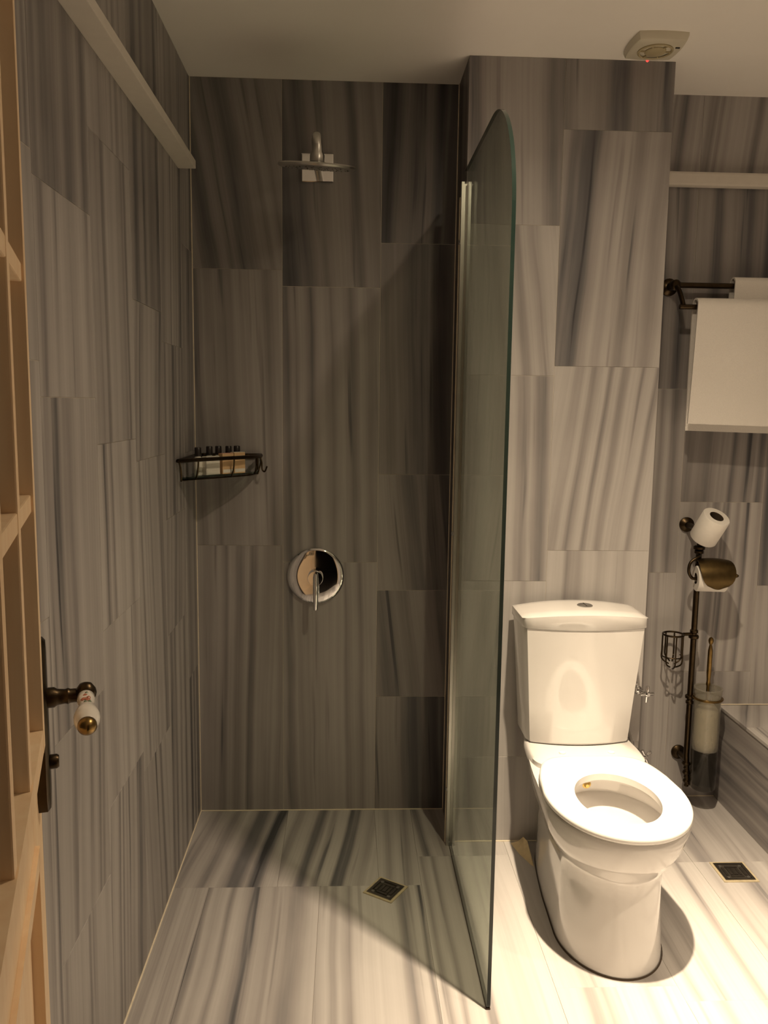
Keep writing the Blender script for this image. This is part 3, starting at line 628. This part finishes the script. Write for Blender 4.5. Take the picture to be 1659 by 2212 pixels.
MB().tube(spline([C_+Vector((-.004, -.02, 0)), C_+Vector((.002, -.026, -.02)), C_+Vector((.004, -.03, -.045)), C_+Vector((.013, -.034, -.052)), C_+Vector((.021, -.036, -.034))], 6), .0028, 7).build('hook', M_bronze, bk)
MB().tube([front[27]+Vector((0, -.004, 0)), front[27]+Vector((.003, -.008, -.045))], .0032, 7).build('hook', M_bronze, bk)
MB().tube([C_+Vector((-.016, -.03, 0)), C_+Vector((-.014, -.034, -.05))], .0032, 7).build('hook', M_bronze, bk)
bl = ['leftmost of the small bottles in the shower basket', 'second small bottle from the left in the shower basket', 'middle one of the small bottles in the shower basket', 'second small bottle from the right in the shower basket', 'rightmost of the small bottles in the shower basket']
for i, (x, y) in enumerate(((-.475, 2.655), (-.450, 2.722), (-.425, 2.748), (-.393, 2.758), (-.368, 2.775))):
    b = empty('toiletry_bottle', (x, y, ZB+.009), bl[i], 'bottle', 'small toiletry bottles in the shower basket')
    Mx = Matrix.Translation((x, y, ZB+.009))
    MB().lathe([(.0125, 0), (.0135, .003), (.0135, .050), (.009, .058), (.007, .062)], 18, Mx).build('bottle_body', M_gel if i % 2 else M_label, b)
    MB().lathe([(.0105, .060), (.011, .062), (.0105, .086), (.009, .088)], 18, Mx).build('cap', M_black, b)
def carton(x, y, rz, L_, w_, h_, m, mt, label):
    b = empty('soap_carton', (x, y, ZB+.009), label, 'carton')
    Mx = Matrix.Translation((x, y, ZB+.009)) @ Matrix.Rotation(radians(rz), 4, 'Z')
    MB().box(-L_/2, L_/2, -w_/2, w_/2, 0, h_, Mx, .0015).build('carton_body', m, b)
    MB().box(-L_/2+.001, L_/2-.001, -w_/2+.001, w_/2-.001, h_-.0005, h_+.001, Mx).build('top_flap', mt, b)
    MB().box(-L_/2+.002, L_/2-.002, -w_/2-.0008, -w_/2+.0002, .004, .015, Mx).build('label_band', M_label, b)
carton(-.437, 2.672, 48, .055, .022, .058, M_label, M_label, 'white soap carton at the left end of the shower basket')
carton(-.395, 2.712, 46, .045, .022, .066, M_soap, M_pink, 'tan soap carton with pink top in the shower basket')
carton(-.362, 2.748, 46, .045, .022, .068, M_soap, M_label, 'tan soap carton with white top in the shower basket')

# ------------------------------------------------------------------ extractor fan
FX, FY = .873, 2.490
fn = empty('extractor_fan', (FX, FY, H), 'square extractor fan with round shutter on the ceiling', 'fan')
def bowed(h, b, z, n=8):
    out = []
    c = [(-h, -h), (h, -h), (h, h), (-h, h)]
    for i in range(4):
        (x0, y0), (x1, y1) = c[i], c[(i+1) % 4]; dx, dy = x1-x0, y1-y0; l = math.hypot(dx, dy); nx, ny = dy/l, -dx/l
        for k in range(n):
            t = k/n; o_ = b*4*t*(1-t); out.append((FX+x0+dx*t+nx*o_, FY+y0+dy*t+ny*o_, z))
    return out
MB().loft([bowed(.070, .006, H), bowed(.070, .006, H-.008), bowed(.066, .006, H-.020), bowed(.058, .006, H-.024)], False, True).build('cover', M_fan, fn, 30)
sd_ = MB(); sd_.lathe([(.050, -.0235), (.050, -.027), (.046, -.029), (.043, -.026)], 40, Matrix.Translation((FX, FY, H)), cap=False); sd_.build('shutter_ring', M_fand, fn)
MB().lathe([(.0005, -.031), (.026, -.030), (.030, -.027), (.030, -.0235)], 32, Matrix.Translation((FX, FY, H))).build('motor_cap', M_fand, fn)
for k in range(6):
    a = radians(60*k); MB().box(.028, .045, -.002, .002, -.028, -.024, Matrix.Translation((FX, FY, H)) @ Matrix.Rotation(a, 4, 'Z')).build('shutter_spoke', M_fand, fn)
MB().box(FX+.048, FX+.060, FY-.030, FY-.026, H-.0265, H-.023).build('grille_slot', M_dark, fn)
M_led = bpy.data.materials.new('red_pilot_light'); M_led.use_nodes = True; b_ = M_led.node_tree.nodes['Principled BSDF']; b_.inputs['Emission Color'].default_value = (1, .08, .06, 1); b_.inputs['Emission Strength'].default_value = 1.2; b_.inputs['Base Color'].default_value = (.4, .03, .03, 1)
MB().lathe([(.0045, 0), (.0045, -.004), (.0015, -.007)], 12, Matrix.Translation((FX+.002, FY+.069, H-.02))).build('pilot_light', M_led, fn, label='glowing red pilot light')

# ------------------------------------------------------------------ towel rail and towels
tr = empty('towel_rail', (1.10, D3, 1.87), 'dark bronze double towel rail on the rear wall', 'towel rail')
for X_ in (1.118, 1.80):
    MB().lathe([(.030, 0), (.030, .006), (.024, .012), (.014, .016), (.012, .05), (.018, .054), (.018, .066), (.012, .072)], 24, frame((X_, D3, 1.880), (0, -1, 0))).build('wall_flange', M_bronze, tr)
    MB().tube(spline([(X_, D3-.06, 1.877), (X_+.004, D3-.085, 1.860), (X_+.006, D3-.11, 1.825), (X_+.006, D3-.125, 1.803)], 6), .008, 10).build('bracket_arm', M_bronze, tr)
MB().tube([(1.118, D3-.06, 1.880), (1.80, D3-.06, 1.880)], .0095, 14).build('upper_bar', M_bronze, tr)
MB().tube([(1.112, D3-.125, 1.800), (1.80, D3-.125, 1.800)], .0085, 14).build('lower_bar', M_bronze, tr)
for dx, r_ in ((-.012, .010), (.004, .013), (.022, .010), (.040, .014)):
    MB().lathe([(.003, -r_), (r_*.7, -r_*.7), (r_, 0), (r_*.7, r_*.7), (.003, r_)], 16, frame((1.105+dx, D3-.125, 1.800), (1, 0, 0))).build('finial', M_bronze, tr)
def towel(name, x0, x1, y, zt, zb, zbb, label, depth=.022, seed=1):
    R = random.Random(seed); nx = 30; prof = []
    # cross-section: up the rear, over the bar, down the front
    for z in [zbb+(zt-.02-zbb)*k/8 for k in range(9)]: prof.append((depth, z))
    for k in range(1, 8):
        a = pi*k/8; prof.append((depth*cos(a), zt-.02+.02*sin(a)))
    for k in range(15): prof.append((-depth-.012*sin(k/14*pi*.6), zt-.02+(zb-zt+.02)*k/14))
    vs = []; fs = []; th = .006
    m = len(prof)
    for side in (0, 1):
        for i in range(nx+1):
            t = i/nx; x = x0+(x1-x0)*t
            for j, (dy, z) in enumerate(prof):
                w_ = .004*sin(t*9+seed)*min(1, max(0, (zt-z)/.2))
                ex = .012*(1-(z-zb)/(zt-zb)) if j > 15 else 0
                n0 = prof[max(j-1, 0)]; n1 = prof[min(j+1, m-1)]; tx, tz = n1[0]-n0[0], n1[1]-n0[1]; l = math.hypot(tx, tz) or 1
                o_ = th*(1 if side else 0)
                xx = x-ex*(1-t)*1.4
                sag = -.012*t*min(1, max(0, (zt-z)/(zt-zb)))
                vs.append((xx, y+dy+w_-o_*tz/l*-1, z+sag+o_*tx/l*-1))
    K = (nx+1)*m
    for i in range(nx):
        for j in range(m-1):
            a = i*m+j; fs.append((a, a+1, a+m+1, a+m)); fs.append((K+a, K+a+m, K+a+m+1, K+a+1))
    for i in range(nx):
        for j in (0, m-1):
            a = i*m+j; fs.append((a, a+m, K+a+m, K+a))
    for i in (0, nx):
        for j in range(m-1):
            a = i*m+j; fs.append((a, a+1, K+a+1, K+a))
    o = MB().add(vs, fs, True).build(name, M_towel, None, 60); bmx = bmesh.new(); bmx.from_mesh(o.data); bmesh.ops.recalc_face_normals(bmx, faces=bmx.faces[:]); bmx.to_mesh(o.data); bmx.free()
    return tag(o, label, 'towel')
towel('bath_towel', 1.165, 1.70, D3-.125, 1.824, 1.410, 1.385, 'large white towel hanging over the lower bar of the towel rail', .020, 1)
towel('hand_towel', 1.318, 1.74, D3-.06, 1.904, 1.62, 1.60, 'white towel on the upper bar behind the larger hanging towel', .018, 2)

# ------------------------------------------------------------------ paper and brush stand
def P3(x, z, y=D3-.075): return Vector((x, y, z))
sn = empty('paper_brush_stand', (1.235, D3, .2), 'dark bronze wall stand holding paper rolls and toilet brush', 'stand')
YB = D3-.075
for (X_, Z_) in ((1.232, 1.043), (1.252, .178)):
    MB().lathe([(.027, 0), (.027, .006), (.020, .012), (.012, .016), (.009, .05), (.009, .08)], 24, frame((X_, D3, Z_), (0, -1, 0))).build('wall_flange', M_bronze, sn)
MB().tube([P3(1.262, .085), P3(1.252, .20), P3(1.252, .42), P3(1.252, .72), P3(1.252, .93), P3(1.254, .985)], .0105, 14).build('upright_bar', M_bronze, sn)
for z_, r_ in ((.645, .018), (.665, .014), (.42, .017), (.40, .014), (.955, .016), (.97, .02)):
    MB().lathe([(r_*.7, -.008), (r_, -.004), (r_, .004), (r_*.7, .008)], 18, Matrix.Translation(P3(1.252, z_))).build('collar', M_bronze, sn)
for i, (z_, r_) in enumerate(((.165, .016), (.148, .011), (.130, .015), (.113, .010), (.098, .013), (.08, .009))):
    MB().lathe([(.002, -r_*.6), (r_*.8, -r_*.4), (r_, 0), (r_*.8, r_*.4), (.002, r_*.6)], 16, Matrix.Translation(P3(1.254+i*.001, z_))).build('turned_bead', M_bronze, sn)
# spare roll on its tilted peg
ax = Vector((.20, -.52, .83)).normalized(); r0 = P3(1.255, .99)
MB().tube([P3(1.254, .97), r0, r0+ax*.035], [.010, .008, .008], 12).build('roll_peg', M_bronze, sn)
sr = empty('toilet_roll', r0+ax*.018, 'spare white toilet roll standing tilted on top of the bronze stand', 'toilet roll')
Fr = frame(r0+ax*.018, ax)
MB().lathe([(.025, 0), (.046, .0), (.048, .003), (.048, .101), (.046, .104), (.025, .104), (.025, 0)], 40, Fr, cap=False).build('paper', M_paper, sr)
MB().lathe([(.0249, .002), (.0249, .1035), (.0235, .1035), (.0235, .002)], 28, Fr, cap=False).build('core', M_card, sr)
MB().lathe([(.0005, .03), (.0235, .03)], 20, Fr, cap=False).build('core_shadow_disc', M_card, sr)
# roll under the hinged cover
RC = Vector((1.283, YB-.035, .865)); rx = Vector((1, -.12, 0)).normalized()
hr = empty('toilet_roll', RC, 'white toilet roll hanging under the bronze cover', 'toilet roll')
Fh = frame(RC-rx*.050, rx)
MB().lathe([(.020, 0), (.043, .0), (.045, .003), (.045, .097), (.043, .100), (.020, .100), (.020, 0)], 40, Fh, cap=False).build('paper', M_paper, hr)
MB().lathe([(.0199, .001), (.0199, .099), (.018, .099), (.018, .001)], 28, Fh, cap=False).build('core', M_card, hr)
MB().tube(spline([P3(1.252, .948), RC+Vector((-.045, 0, .08)), RC+Vector((-.075, -.005, .06)), RC+Vector((-.082, -.008, .03)), RC+Vector((-.068, 0, .005)), RC+Vector((-.05, 0, 0)), RC+Vector((.0, 0, 0)), RC+Vector((.05, 0, 0))], 7), .0055, 10).build('roll_arm', M_bronze, sn)
cv = MB(); na, nb = 14, 18; vs = []; fs = []
for sgn in (0, 1):
    for i in range(na+1):
        t = i/na                                    # along the arc, from the rear top to the lower front
        a = radians(118-150*t); hw = .060*max(0, 1-abs(2*t-1)**2.4)**.42
        hw = max(hw, .030 if t < .3 else .014)
        for k in range(nb+1):
            x_ = (2*k/nb-1)*hw; r_ = .062-.0025*sgn+.004*(1-(2*k/nb-1)**2)
            p = RC+rx*(x_+.004)+Vector((0, -1, 0))*(r_*cos(a))+Vector((0, 0, 1))*(r_*sin(a))+Vector((0, 0, .008))
            vs.append(p)
K = (na+1)*(nb+1)
for i in range(na):
    for k in range(nb):
        a = i*(nb+1)+k; fs.append((a, a+1, a+nb+2, a+nb+1)); fs.append((K+a, K+a+nb+1, K+a+nb+2, K+a+1))
for i in range(na):
    for k in (0, nb): a = i*(nb+1)+k; fs.append((a, a+nb+1, K+a+nb+1, K+a))
for k in range(nb):
    for i in (0, na): a = i*(nb+1)+k; fs.append((a, a+1, K+a+1, K+a))
cvo = cv.add(vs, fs, True).build('roll_cover', M_cover, sn, 60, label='curved aged brass flap over the paper roll')
MB().lathe([(.002, -.006), (.006, -.003), (.007, .002), (.003, .008)], 14, frame(RC+rx*.068+Vector((0, -.045, .022)), rx)).build('cover_knob', M_cover, sn)
MB().lathe([(.0035, 0), (.0035, .10)], 10, frame(RC-rx*.045+Vector((0, .018, .054)), rx)).build('cover_hinge', M_bronze, sn)
# small wire cup on the left of the bar
CC = Vector((1.175, YB-.005, .0))
def ringp(z, r, a0=0, a1=360, n=28): return [CC+Vector((r*cos(radians(a0+(a1-a0)*k/n)), r*sin(radians(a0+(a1-a0)*k/n)), z)) for k in range(n)]
MB().tube(ringp(.655, .036), .0035, 8, True).build('cup_rim', M_bronze, sn)
MB().tube(ringp(.575, .036, 150, 390), .0022, 6, False).build('cup_ring', M_bronze, sn)
for k in range(7):
    a = radians(360/7*k+10); d = Vector((cos(a), sin(a), 0)); lo = .560+.012*sin(a*1.0)
    MB().tube(spline([CC+d*.036+Vector((0, 0, .655)), CC+d*.036+Vector((0, 0, .60)), CC+d*.035+Vector((0, 0, lo)), CC+d*.010+Vector((0, 0, lo-.018))], 4), .0028, 6).build('cup_wire', M_bronze, sn)
MB().tube([P3(1.252, .655), CC+Vector((.036, 0, .655))], .006, 10).build('cup_arm', M_bronze, sn)
# ring that carries the brush jar
JC = Vector((1.305, YB-.03, 0)); JZ0, JZ1 = .085, .462
MB().tube([JC+Vector((.0495*cos(2*pi*k/32), .0495*sin(2*pi*k/32), JZ1-.035)) for k in range(32)], .0045, 8, True).build('jar_ring', M_brass, sn)
MB().tube([P3(1.252, .415), JC+Vector((-.048, .008, JZ1-.035))], .006, 10).build('jar_ring_arm', M_bronze, sn)
jr = empty('brush_jar', JC+Vector((0, 0, JZ0)), 'tall smoked glass toilet brush jar hanging in the bronze ring', 'jar')
MB().lathe([(.0458, .235), (.0460, JZ1-.03), (.0485, JZ1-.015), (.0480, JZ1), (.0440, JZ1), (.0430, JZ1-.02), (.0428, .235)], 40, Matrix.Translation(JC), cap=False).build('frosted_body', M_frost, jr, 50)
MB().lathe([(.0005, JZ0), (.040, JZ0), (.045, JZ0+.006), (.0458, .235), (.0428, .235), (.0425, JZ0+.02), (.0005, JZ0+.018)], 40, Matrix.Translation(JC), cap=False).build('smoked_base', M_smoke, jr, 50)
MB().lathe([(.0480, JZ1-.004), (.0505, JZ1-.001), (.0490, JZ1+.004), (.0445, JZ1+.003)], 40, Matrix.Translation(JC), cap=False).build('rim_band', M_frost, jr)
br = empty('toilet_brush', JC+Vector((0, 0, .215)), 'toilet brush with bronze handle standing in the smoked jar', 'brush')
MB().lathe([(.001, .214), (.016, .217), (.028, .227), (.036, .245), (.0405, .27), (.0405, .36), (.038, .385), (.024, .402), (.006, .408)], 32, Matrix.Translation(JC)).build('brush_head', M_brist, br)
MB().lathe([(.006, .36), (.006, .47), (.0085, .475), (.0065, .49), (.0085, .52), (.0085, .60), (.0055, .618), (.004, .622), (.008, .630), (.0095, .638), (.007, .647), (.001, .651)], 18, Matrix.Translation(JC+Vector((.0, .004, 0)))).build('brush_handle', M_brass, br)

# ------------------------------------------------------------------ floor drains
def drain(cx, cy, rot, h, label):
    d = empty('floor_drain', (cx, cy, 0), label, 'drain', 'square floor drains')
    Mx = Matrix.Translation((cx, cy, 0)) @ Matrix.Rotation(radians(rot), 4, 'Z')
    fr = MB()
    for (a, b, c, e) in ((-h-.008, h+.008, h, h+.008), (-h-.008, h+.008, -h-.008, -h), (-h-.008, -h, -h, h), (h, h+.008, -h, h)): fr.box(a, b, c, e, 0, .0025, Mx)
    fr.build('stained_surround', M_drainf, d)
    fr = MB()
    for (a, b, c, e) in ((-h, h, h-.009, h), (-h, h, -h, -h+.009), (-h, -h+.009, -h+.009, h-.009), (h-.009, h, -h+.009, h-.009)): fr.box(a, b, c, e, 0, .0045, Mx)
    fr.build('grate_frame', M_drain, d)
    MB().box(-h+.009, h-.009, -h+.009, h-.009, 0.0, .0008, Mx).build('drain_well', M_dark, d)
    for k in (-1, 1):
        MB().box(-h*.42, h*.42, k*h*.52-.004, k*h*.52+.004, .0008, .004, Mx).build('grate_bar', M_drain, d)
        MB().box(k*h*.62-.004, k*h*.62+.004, -h*.45, h*.45, .0008, .004, Mx).build('grate_bar', M_drain, d)
        MB().box(k*h*.30-.004, k*h*.30+.004, -h*.38, h*.38, .0008, .004, Mx).build('grate_bar', M_drain, d)
        for l in (-1, 1): MB().lathe([(.006, .0008), (.006, .004), (.002, .005)], 12, Mx @ Matrix.Translation((k*h*.66, l*h*.66, 0))).build('grate_stud', M_satin, d)
    MB().box(-h*.14, h*.14, -h*.36, h*.36, .0008, .004, Mx).build('grate_bar', M_drain, d)
drain(.1245, 2.342, -34, .042, 'square metal floor drain set diagonally in the shower floor')
drain(1.237, 2.414, 0, .048, 'square metal floor drain beside the bathtub')

# ------------------------------------------------------------------ open door, hinged at the near left
TH, PO = .285, .08
nv = Vector((cos(TH), sin(TH), 0)); dv = Vector((-sin(TH), cos(TH), 0)); S0 = .455; W = .765
dm = Matrix(((dv.x, -nv.x, 0, 0), (dv.y, -nv.y, 0, 0), (0, 0, 1, 0), (0, 0, 0, 1))); dm.translation = -PO*nv+S0*dv
door = bpy.data.objects.new('door_1', None); COL.objects.link(door); door.matrix_world = dm
tag(door, 'open pine door with glazed lattice and antique handle at the left edge', 'door', None, 'structure')
def dpart(mb, name, m, parent=door, label=None, ang=40):
    o = mb.build(name, m, None, ang, label); o.parent = parent; return o
# local frame: x from hinge to free edge, -y towards the room, z up
TK = .040; ZD = 2.06; SW = .125; ZB0 = 1.045; ZT0 = 1.93; FR = .016
dpart(MB().box(W-SW, W, FR, TK, .006, ZD, bev=.002), 'stile', M_wood); dpart(MB().box(0, SW, FR, TK, .006, ZD, bev=.002), 'stile', M_wood)
dpart(MB().box(SW, W-SW, FR, TK, ZT0, ZD), 'rail', M_wood); dpart(MB().box(SW, W-SW, FR, TK, ZB0-.16, ZB0-.003), 'rail', M_wood); dpart(MB().box(SW, W-SW, FR, TK, .006, .22), 'rail', M_wood)
dpart(MB().box(SW, W-SW, FR+.008, TK-.004, .22, ZB0-.16), 'panel', M_wood)
for (z0, z1) in ((.22, ZB0-.16),):
    mo = MB(); mo.box(SW-.004, SW+.02, FR-.006, FR+.01, z0, z1); mo.box(W-SW-.02, W-SW+.004, FR-.006, FR+.01, z0, z1); mo.box(SW, W-SW, FR-.006, FR+.01, z0-.004, z0+.02); mo.box(SW, W-SW, FR-.006, FR+.01, z1-.02, z1+.004)
    dpart(mo, 'panel_moulding', M_wood)
# glazing frame, proud of the stiles, with a stepped profile
gz = MB()
for (i, y0) in ((0, .004), (.016, 0.0)):
    a0, a1, b0, b1 = SW-.035+i, W-SW+.035-i, ZB0-.045+i, ZT0+.03-i
    wd = .035+.006-i; e9 = .0012 if i else 0
    gz.box(a0, a0+wd+e9, y0, FR+.012-e9, b0, b1); gz.box(a1-wd-e9, a1, y0, FR+.012-e9, b0, b1); gz.box(a0+wd-.002, a1-wd+.002, y0+.0003, FR+.012-e9, b0+.0003, b0+.045-i+e9); gz.box(a0+wd-.002, a1-wd+.002, y0+.0003, FR+.012-e9, b1-.036+i-e9, b1-.0003)
dpart(gz, 'glazing_frame', M_wood)
cw = (W-2*SW)/3
rows = [ZB0, 1.335, 1.61, ZT0]
for k in (1, 2): dpart(MB().box(SW+k*cw-.011, SW+k*cw+.011, .002, FR+.014, ZB0, ZT0, bev=.002), 'muntin', M_wood)
for z_ in rows[1:-1]: dpart(MB().box(SW, W-SW, .003, FR+.013, z_-.011, z_+.011, bev=.002), 'muntin', M_wood)
for i in range(3):
    for j in range(3): dpart(MB().box(SW+i*cw+(.011 if i else 0), SW+(i+1)*cw-(.011 if i < 2 else 0), FR+.002, FR+.006, rows[j]+(.01 if j else 0), rows[j+1]-(.01 if j < 2 else 0)), 'pane', M_pane)
# handle set
PX = W-.038
pl = MB(); hh = .122; zc = 1.018
def plate(y, i): 
    o = []
    for (sx, sz) in ((-1, -1), (1, -1), (1, 1), (-1, 1)):
        for (dx, dz) in (((0, .02), (.011, 0)) if sx*sz > 0 else ((.011, 0), (0, .02))):
            o.append((PX+sx*(.021-dx-i), y, zc+sz*(hh-dz-i)))
    return o
pl.loft([plate(FR, 0), plate(FR-.012, 0), plate(FR-.016, .004)], False, True); hp = dpart(pl, 'handle_plate', M_bronze, label='long dark bronze handle plate')
zh = 1.056
Fk = Matrix(((1, 0, 0, PX), (0, 0, -1, FR-.015), (0, 1, 0, zh), (0, 0, 0, 1)))
dpart(MB().lathe([(.0140, 0), (.0140, .010), (.0112, .014), (.0100, .024), (.0112, .028), (.0096, .031), (.0096, .048), (.0108, .052)], 22, Fk), 'handle_neck', M_bronze, hp)
dpart(MB().lathe([(.002, -.015), (.008, -.013), (.013, -.006), (.0145, 0), (.013, .006), (.008, .013), (.002, .015)], 22, Matrix.Translation((PX-.002, FR-.066, zh+.003))), 'handle_elbow', M_bronze, hp)
Fl = frame((PX-.008, FR-.066, zh+.000), (-1, -.03, -.06), (0, 0, 1))
lv = dpart(MB().lathe([(.009, 0), (.0115, .006), (.0118, .020), (.0105, .034), (.0110, .044), (.0145, .058), (.0168, .072), (.0155, .086), (.0115, .094)], 26, Fl), 'lever', M_porc, hp, 'white porcelain lever painted with small flowers')
ec = dpart(MB().lathe([(.0105, .092), (.0120, .095), (.0120, .100), (.0090, .106), (.005, .110), (.0005, .112)], 24, Fl), 'end_cap', M_brass, hp, 'aged brass end cap')
fl_ = MB()
for (t, a, r_) in ((.022, -5, .003), (.034, -18, .0042), (.037, 10, .0038), (.030, 18, .003)):
    rr = .0112; p = Fl @ Vector((rr*cos(radians(a)), -rr*sin(radians(a)), t)); fl_.lathe([(.0005, -.0015), (r_, 0), (.0005, .0018)], 10, frame(p, (Fl.to_3x3() @ Vector((cos(radians(a)), -sin(radians(a)), 0)))))
dpart(fl_, 'flower_motif', M_flower, hp)
fl_ = MB()
for (t, a, r_) in ((.016, 5, .0025), (.046, -5, .0028), (.044, 22, .0026)):
    rr = .0115; p = Fl @ Vector((rr*cos(radians(a)), -rr*sin(radians(a)), t)); fl_.lathe([(.0005, -.0015), (r_, 0), (.0005, .0018)], 8, frame(p, (Fl.to_3x3() @ Vector((cos(radians(a)), -sin(radians(a)), 0)))))
dpart(fl_, 'leaf_motif', M_leaf, hp)
dpart(MB().lathe([(.010, 0), (.010, .010), (.008, .013)], 16, Matrix(((1, 0, 0, PX), (0, 0, -1, FR-.015), (0, 1, 0, .964), (0, 0, 0, 1)))), 'thumb_turn', M_bronze, hp)
